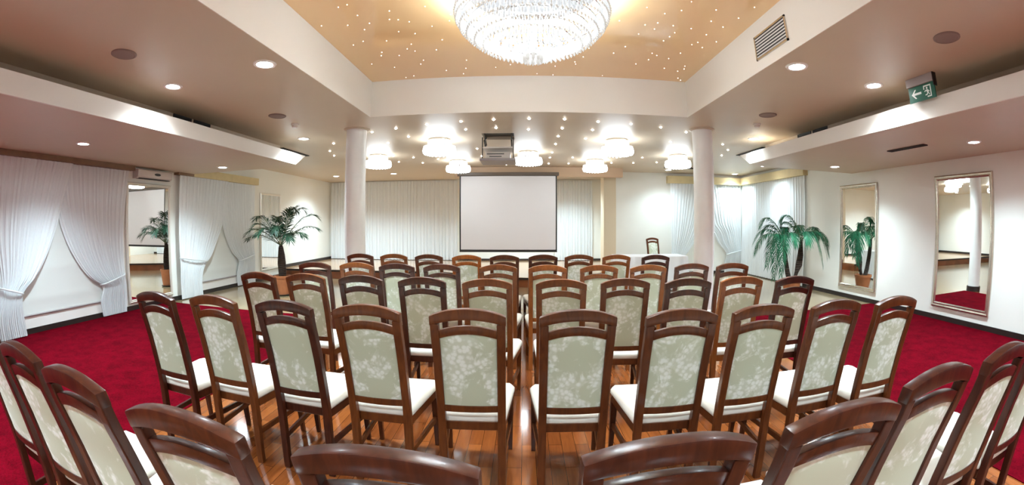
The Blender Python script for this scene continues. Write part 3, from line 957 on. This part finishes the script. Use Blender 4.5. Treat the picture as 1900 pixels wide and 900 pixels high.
# loudspeakers and detectors
for x, y, lab in ((-3.29, 2.38, 'round ceiling loudspeaker at the upper left'), (-3.24, 5.08, 'round ceiling loudspeaker before the left pillar'),
                  (3.24, 2.02, 'round ceiling loudspeaker above the exit sign'), (3.24, 5.08, 'round ceiling loudspeaker before the right pillar')):
    t = thing('ceiling_speaker', lab, 'loudspeaker', (x, y, ZM), 0, 'ceiling loudspeakers')
    MB().lathe([(0.125, 0.0), (0.125, -0.008), (0.112, -0.014), (0.105, -0.010)], 28, cap=False).build('rim', SPEAKER, t, smooth=True)
    MB().lathe([(0.108, -0.009), (0.06, -0.013), (0.01, -0.015)], 28).build('grille', SPEAKER, t, smooth=True)
for x, y, lab in ((-3.26, 5.62, 'small white smoke detector by the left pillar'), (3.38, 5.63, 'small white smoke detector by the right pillar')):
    t = thing('smoke_detector', lab, 'detector', (x, y, ZM), 0, 'smoke detectors')
    MB().lathe([(0.06, 0.0), (0.06, -0.018), (0.05, -0.022)], 24).build('base', WHITE, t, smooth=30)
    MB().lathe([(0.042, -0.02), (0.042, -0.045), (0.03, -0.055), (0.01, -0.056)], 20).build('head', WHITE, t, smooth=30)

# vents
def grille(name, c, u, v, n, hu, hv, slats, frame_mat, slat_mat, label, group):
    """rectangular louvre: c centre, u long axis, v short axis, n outward"""
    c, u, v, n = (Vector(q) for q in (c, u, v, n))
    t = thing(name, label, 'vent', c, 0, group)
    def bx(mb, a0, a1, b0, b1, d0, d1):
        ps = [u * a + v * b + n * d for d in (d0, d1) for a, b in ((a0, b0), (a1, b0), (a1, b1), (a0, b1))]
        mb.loft([ps[:4], ps[4:]])
    mb = MB()
    fw = min(hu, hv) * 0.12 + 0.004
    for a0, a1, b0, b1 in ((-hu, hu, -hv, -hv + fw), (-hu, hu, hv - fw, hv), (-hu, -hu + fw, -hv, hv), (hu - fw, hu, -hv, hv)):
        bx(mb, a0, a1, b0, b1, 0.0, 0.014)
    mb.build('frame', frame_mat, t)
    mb = MB()
    bx(mb, -hu + fw, hu - fw, -hv + fw, hv - fw, 0.0005, 0.002)
    mb.build('backing', DARK, t)
    for k in range(slats):
        b = lerp(-hv + fw, hv - fw, (k + 0.5) / slats)
        g = (hv - fw) / slats
        mb = MB()
        ps = []
        for a in (-hu + fw, hu - fw):
            ps.append([u * a + v * (b - g * 0.30) + n * 0.002, u * a + v * (b + g * 0.12) + n * 0.013, u * a + v * (b + g * 0.24) + n * 0.012, u * a + v * (b - g * 0.16) + n * 0.001])
        mb.loft(ps).build('slat', slat_mat, t)
    return t
VG = 'air vents'
grille('air_vent', (TX1 - 0.004, 3.29, 3.155), (0, 1, 0), (0, 0, 1), (-1, 0, 0), 0.29, 0.122, 7, SILVER, WHITE, 'metal louvred vent on the white side of the orange tray', VG)
grille('air_vent', (5.11, 4.22, ZS), (0, 1, 0), (1, 0, 0), (0, 0, -1), 0.36, 0.055, 2, DARK, DARK, 'dark slot vent in the low right ceiling', VG)
grille('air_vent', (4.60, 7.9, ZM), (0, 1, 0), (1, 0, 0), (0, 0, -1), 0.55, 0.11, 2, DARK, DARK, 'dark slot vent beyond the end of the right side fascia', VG)
grille('air_vent', (-4.60, 7.9, ZM), (0, 1, 0), (1, 0, 0), (0, 0, -1), 0.55, 0.11, 2, DARK, DARK, 'dark slot vent beyond the end of the left side fascia', VG)
grille('air_vent', (4.12, 10.9, ZM), (1, 0, 0), (0, 1, 0), (0, 0, -1), 0.45, 0.09, 2, DARK, DARK, 'dark slot vent in the far ceiling behind the right pillar', VG)
for s, nm in ((-1, 'left'), (1, 'right')):
    for y0, q in ((4.25, 'first'), (4.68, 'second')):
        if s > 0:
            y0 += 1.0
        grille('air_vent', (s * 4.45, y0 + 0.19, 2.865), (0, 1, 0), (0, 0, 1), (-s, 0, 0), 0.19, 0.06, 2, DARK, DARK, '%s dark vent above the %s side fascia, counted from the camera' % (q, nm), VG)

# exit sign
t = thing('exit_sign', 'green hanging emergency exit sign with a white arrow and running figure', 'sign', (3.85, 2.865, 0))
MB().box((-0.035, -0.19, 2.845), (0.035, 0.19, ZM)).build('housing', GREY, t, bevel=0.006)
MB().box((-0.008, -0.185, 2.69), (0.008, 0.185, 2.846)).build('panel', GREEN, t)
def sg(pts):      # sign coordinates: a runs to the viewer's right (towards -Y), b up; centre of the panel
    return [(-0.0095, -a, 2.768 + b) for a, b in pts]
mb = MB()
mb.poly(sg([(-0.145, 0.0), (-0.095, 0.045), (-0.075, 0.045), (-0.107, 0.011), (-0.005, 0.011), (-0.005, -0.011), (-0.107, -0.011), (-0.075, -0.045), (-0.095, -0.045)]))
mb.build('arrow', SIGNWHITE, t)
mb = MB()
for q in ([(0.03, 0.06), (0.135, 0.06), (0.135, 0.046), (0.03, 0.046)], [(0.121, 0.046), (0.135, 0.046), (0.135, -0.06), (0.121, -0.06)],
          [(0.075, -0.06), (0.121, -0.06), (0.121, -0.048), (0.075, -0.048)], [(0.03, 0.046), (0.044, 0.046), (0.044, 0.02), (0.03, 0.02)]):
    mb.poly(sg(q))
mb.build('doorway', SIGNWHITE, t)
mb = MB()
mb.poly(sg([(0.078 + 0.012 * math.cos(k * PI / 6), 0.030 + 0.012 * math.sin(k * PI / 6)) for k in range(12)]))
for q in ([(0.06, 0.014), (0.09, 0.016), (0.098, -0.016), (0.078, -0.018)], [(0.06, 0.014), (0.064, 0.004), (0.044, -0.006), (0.040, 0.004)],
          [(0.09, 0.014), (0.112, -0.004), (0.106, -0.012), (0.088, 0.002)], [(0.078, -0.016), (0.092, -0.018), (0.078, -0.038), (0.048, -0.040), (0.048, -0.03), (0.068, -0.028)],
          [(0.088, -0.016), (0.098, -0.016), (0.112, -0.036), (0.104, -0.042)]):
    mb.poly(sg(q))
mb.build('running_figure', SIGNWHITE, t)
MB().box((-0.03, -0.20, 2.80), (0.03, -0.188, ZM)).build('end_cap', BLACK, t)

# star lights
mb = MB().lathe([(0.018, 0.0), (0.018, -0.006), (0.012, -0.013), (0.003, -0.016)], 10)
star0 = mb.build('star_light', STAR, smooth='all')
STARS = [(-3.38, 7.29), (-3.81, 8.05), (-3.98, 8.64), (-2.36, 6.53), (-1.91, 6.35), (-1.39, 6.18), (-1.89, 7.03), (-0.87, 6.06), (-0.87, 6.6), (-0.4, 5.98), (-0.4, 6.52), (-0.88, 8.39), (-0.88, 9.34), (-2.39, 9.36), (-2.9, 9.97), (-2.39, 10.27), (-1.9, 9.71), (-0.91, 10.76), (-0.4, 10.79), (-2.76, 9.04), (-2.4, 7.52), (0.09, 5.94), (0.09, 6.65), (0.58, 5.95), (0.6, 6.55), (0.59, 7.18), (0.6, 7.91), (0.6, 8.89), (0.6, 9.6), (0.63, 10.59), (1.07, 6.06), (1.08, 6.63), (1.57, 6.14), (2.07, 6.27), (2.58, 6.52), (2.61, 7.4), (1.07, 7.35), (1.1, 9.57), (1.11, 10.56), (2.07, 9.46), (2.13, 10.35), (2.63, 9.36), (2.65, 10.26), (3.18, 10.05), (3.64, 7.36), (4.02, 7.9), (4.21, 8.59)]
for k, (x, y) in enumerate(STARS):
    o = star0 if k == 0 else star0.copy()
    if k:
        COL.objects.link(o)
    o.location = (x, y, ZM)
    tag(o, 'tiny star light set in the flat ceiling among the small crystal lamps', 'star light', 'star lights in the flat ceiling')
mb = MB().lathe([(0.004, 0.0), (0.004, -0.002), (0.0015, -0.004)], 8)
spark0 = mb.build('star_light', SPARK, smooth='all')
SPK = [(-1.63, 3.36), (-1.69, 3.75), (-1.62, 4.64), (-1.25, 3.73), (-0.86, 3.53), (-0.88, 3.96), (-1.27, 4.5), (-1.2, 4.58), (-1.43, 4.23), (-0.66, 4.95), (-0.96, 5.29), (-0.76, 5.44), (-1.42, 5.43), (-0.33, 5.23), (0.71, 4.85), (0.65, 5.1), (1.05, 5.5), (0.74, 4.58), (1.2, 3.89), (1.31, 3.82), (1.48, 3.85), (1.5, 4.24), (1.55, 4.01), (1.32, 3.97), (1.53, 4.12), (1.68, 3.87), (1.89, 3.97), (1.88, 4.19), (1.81, 3.65), (1.45, 3.51), (1.48, 3.32), (1.98, 3.74), (2.04, 3.5), (1.8, 4.54), (1.04, 4.69), (1.13, 4.48), (1.48, 4.62), (1.72, 4.74), (1.38, 5.0), (0.4, 5.52), (0.19, 5.48), (-0.69, 3.86), (-0.84, 4.31), (-1.68, 4.18), (-1.82, 4.88), (-1.52, 3.57), (1.76, 3.41), (2.08, 3.24), (1.12, 3.52), (0.93, 3.84), (-1.24, 4.03), (-1.23, 5.01), (-1.82, 4.25)]
r = random.Random(11)
while len(SPK) < 95:
    p = (r.uniform(-1.95, 2.15), r.uniform(3.2, 5.5))
    if (p[0] - 0.08) ** 2 + (p[1] - 3.3) ** 2 > 0.6 and min((p[0] - a) ** 2 + (p[1] - b) ** 2 for a, b in SPK) > 0.006:
        SPK.append(p)
for k, (x, y) in enumerate(SPK):
    o = spark0 if k == 0 else spark0.copy()
    if k:
        COL.objects.link(o)
    o.location = (x, y, ZT)
    tag(o, 'tiny fibre-optic sparkle in the glossy orange tray around the chandelier', 'star light', 'sparkles in the orange tray')

# small flush crystal lamps
def drop(mb, x, y, z, ln, r, seg=5, mi=0):
    mb.lathe([(r * 0.35, z), (r, z - ln * 0.55), (r * 0.8, z - ln * 0.8), (r * 0.15, z - ln)], seg, (x, y, 0), mi=mi)

def make_flush():
    t = thing('crystal_ceiling_lamp', '', 'ceiling lamp')
    MB().lathe([(0.18, 0.0), (0.185, -0.02), (0.16, -0.028)], 28).build('ceiling_plate', CHROME, t, smooth=30)
    mb = MB()
    for rad, z, n, ln, q in ((0.19, -0.03, 22, 0.085, 0.018), (0.262, -0.13, 26, 0.14, 0.030), (0.20, -0.15, 18, 0.135, 0.030), (0.12, -0.16, 12, 0.13, 0.03)):
        for k in range(n):
            a = 2 * PI * k / n
            drop(mb, rad * math.cos(a), rad * math.sin(a), z, ln, q)
    o = mb.build('crystal_drops', FLUSHGLOW, t, smooth=30)
    o['kind'] = 'stuff'
    for rad, z in ((0.19, -0.03), (0.262, -0.13)):
        mb = MB()
        mb.tube([(rad * math.cos(2 * PI * k / 28), rad * math.sin(2 * PI * k / 28), z) for k in range(29)], 0.009, 6)
        mb.build('ring', CHROME, t, smooth=True)
    return t
FL = [(-1.42, 7.35, 'small crystal ceiling lamp between the left pillar and the projector lift'), (-3.04, 8.86, 'small crystal ceiling lamp beside the left pillar'),
      (-1.48, 9.98, 'small crystal ceiling lamp just above the top left corner of the screen'), (0.11, 8.8, 'small crystal ceiling lamp just right of the projector lift'),
      (1.63, 7.4, 'small crystal ceiling lamp between the projector lift and the right pillar'), (1.65, 9.89, 'small crystal ceiling lamp just right of the screen top'),
      (3.28, 8.85, 'small crystal ceiling lamp beside the right pillar')]
f0 = make_flush()
for k, (x, y, lab) in enumerate(FL):
    o = f0 if k == 0 else copy_tree(f0)
    o.location = (x, y, ZM)
    tag(o, lab, 'ceiling lamp', 'small crystal ceiling lamps')

# the chandelier
t = thing('chandelier', 'large round crystal chandelier hanging in the orange ceiling tray', 'chandelier', (0.085, 3.3, ZT))
MB().lathe([(0.54, 0.0), (0.54, -0.03), (0.50, -0.05), (0.10, -0.06)], 36).build('ceiling_plate', CHROME, t, smooth=30)
MB().tube([(0, 0, -0.05), (0, 0, -0.60)], 0.02, 10).build('stem', CHROME, t, smooth=True)
tiers = [(0.620, -0.10, 0.13), (0.605, -0.19, 0.10), (0.570, -0.27, 0.09), (0.515, -0.335, 0.085), (0.450, -0.39, 0.085), (0.380, -0.435, 0.085), (0.305, -0.475, 0.085), (0.225, -0.51, 0.09), (0.145, -0.545, 0.10), (0.07, -0.57, 0.11)]
stuff = MB()
ndrop = 0
for i, (rad, z, ln) in enumerate(tiers):
    mb = MB()
    mb.tube([(rad * math.cos(2 * PI * k / 40), rad * math.sin(2 * PI * k / 40), z) for k in range(41)], 0.007, 5)
    mb.build('ring', CHROME, t, smooth=True)
    n = max(8, int(2 * PI * rad / 0.040))
    for k in range(n):
        a = 2 * PI * (k + 0.5 * (i % 2)) / n
        x, y = rad * math.cos(a), rad * math.sin(a)
        if i >= 6 or (i == 0 and k < 0):
            mb = MB()
            drop(mb, x, y, z, ln, 0.0155, 6)
            mb.build('crystal_drop', CHANDGLOW if i < 9 else CHANDRIM, t, smooth=30)
            ndrop += 1
        else:
            drop(stuff, x, y, z, ln, 0.0165, 6)
    # glittering beads strung outward below the drops
    if i in (0, 1, 2, 3, 4, 5):
        m2 = int(n * 0.98)
        for k in range(m2):
            a = 2 * PI * (k + 0.25) / m2
            rr = rad + 0.012
            stuff.lathe([(0.003, z - ln + 0.006), (0.012, z - ln - 0.008), (0.003, z - ln - 0.024)], 5, (rr * math.cos(a), rr * math.sin(a), 0), mi=1)
o = stuff.build('crystal_strands', [CHANDGLOW, CHANDRIM], t, smooth=30)
o['kind'] = 'stuff'
for k in range(8):
    a = 2 * PI * k / 8
    l = bpy.data.lights.new('bulb', 'POINT')
    l.energy = P_CHAND
    l.color = (0.82, 0.94, 1.0)
    l.shadow_soft_size = 0.06
    lo = bpy.data.objects.new('bulb', l)
    COL.objects.link(lo)
    lo.parent = t
    lo.location = (0.27 * math.cos(a), 0.27 * math.sin(a), -0.36)
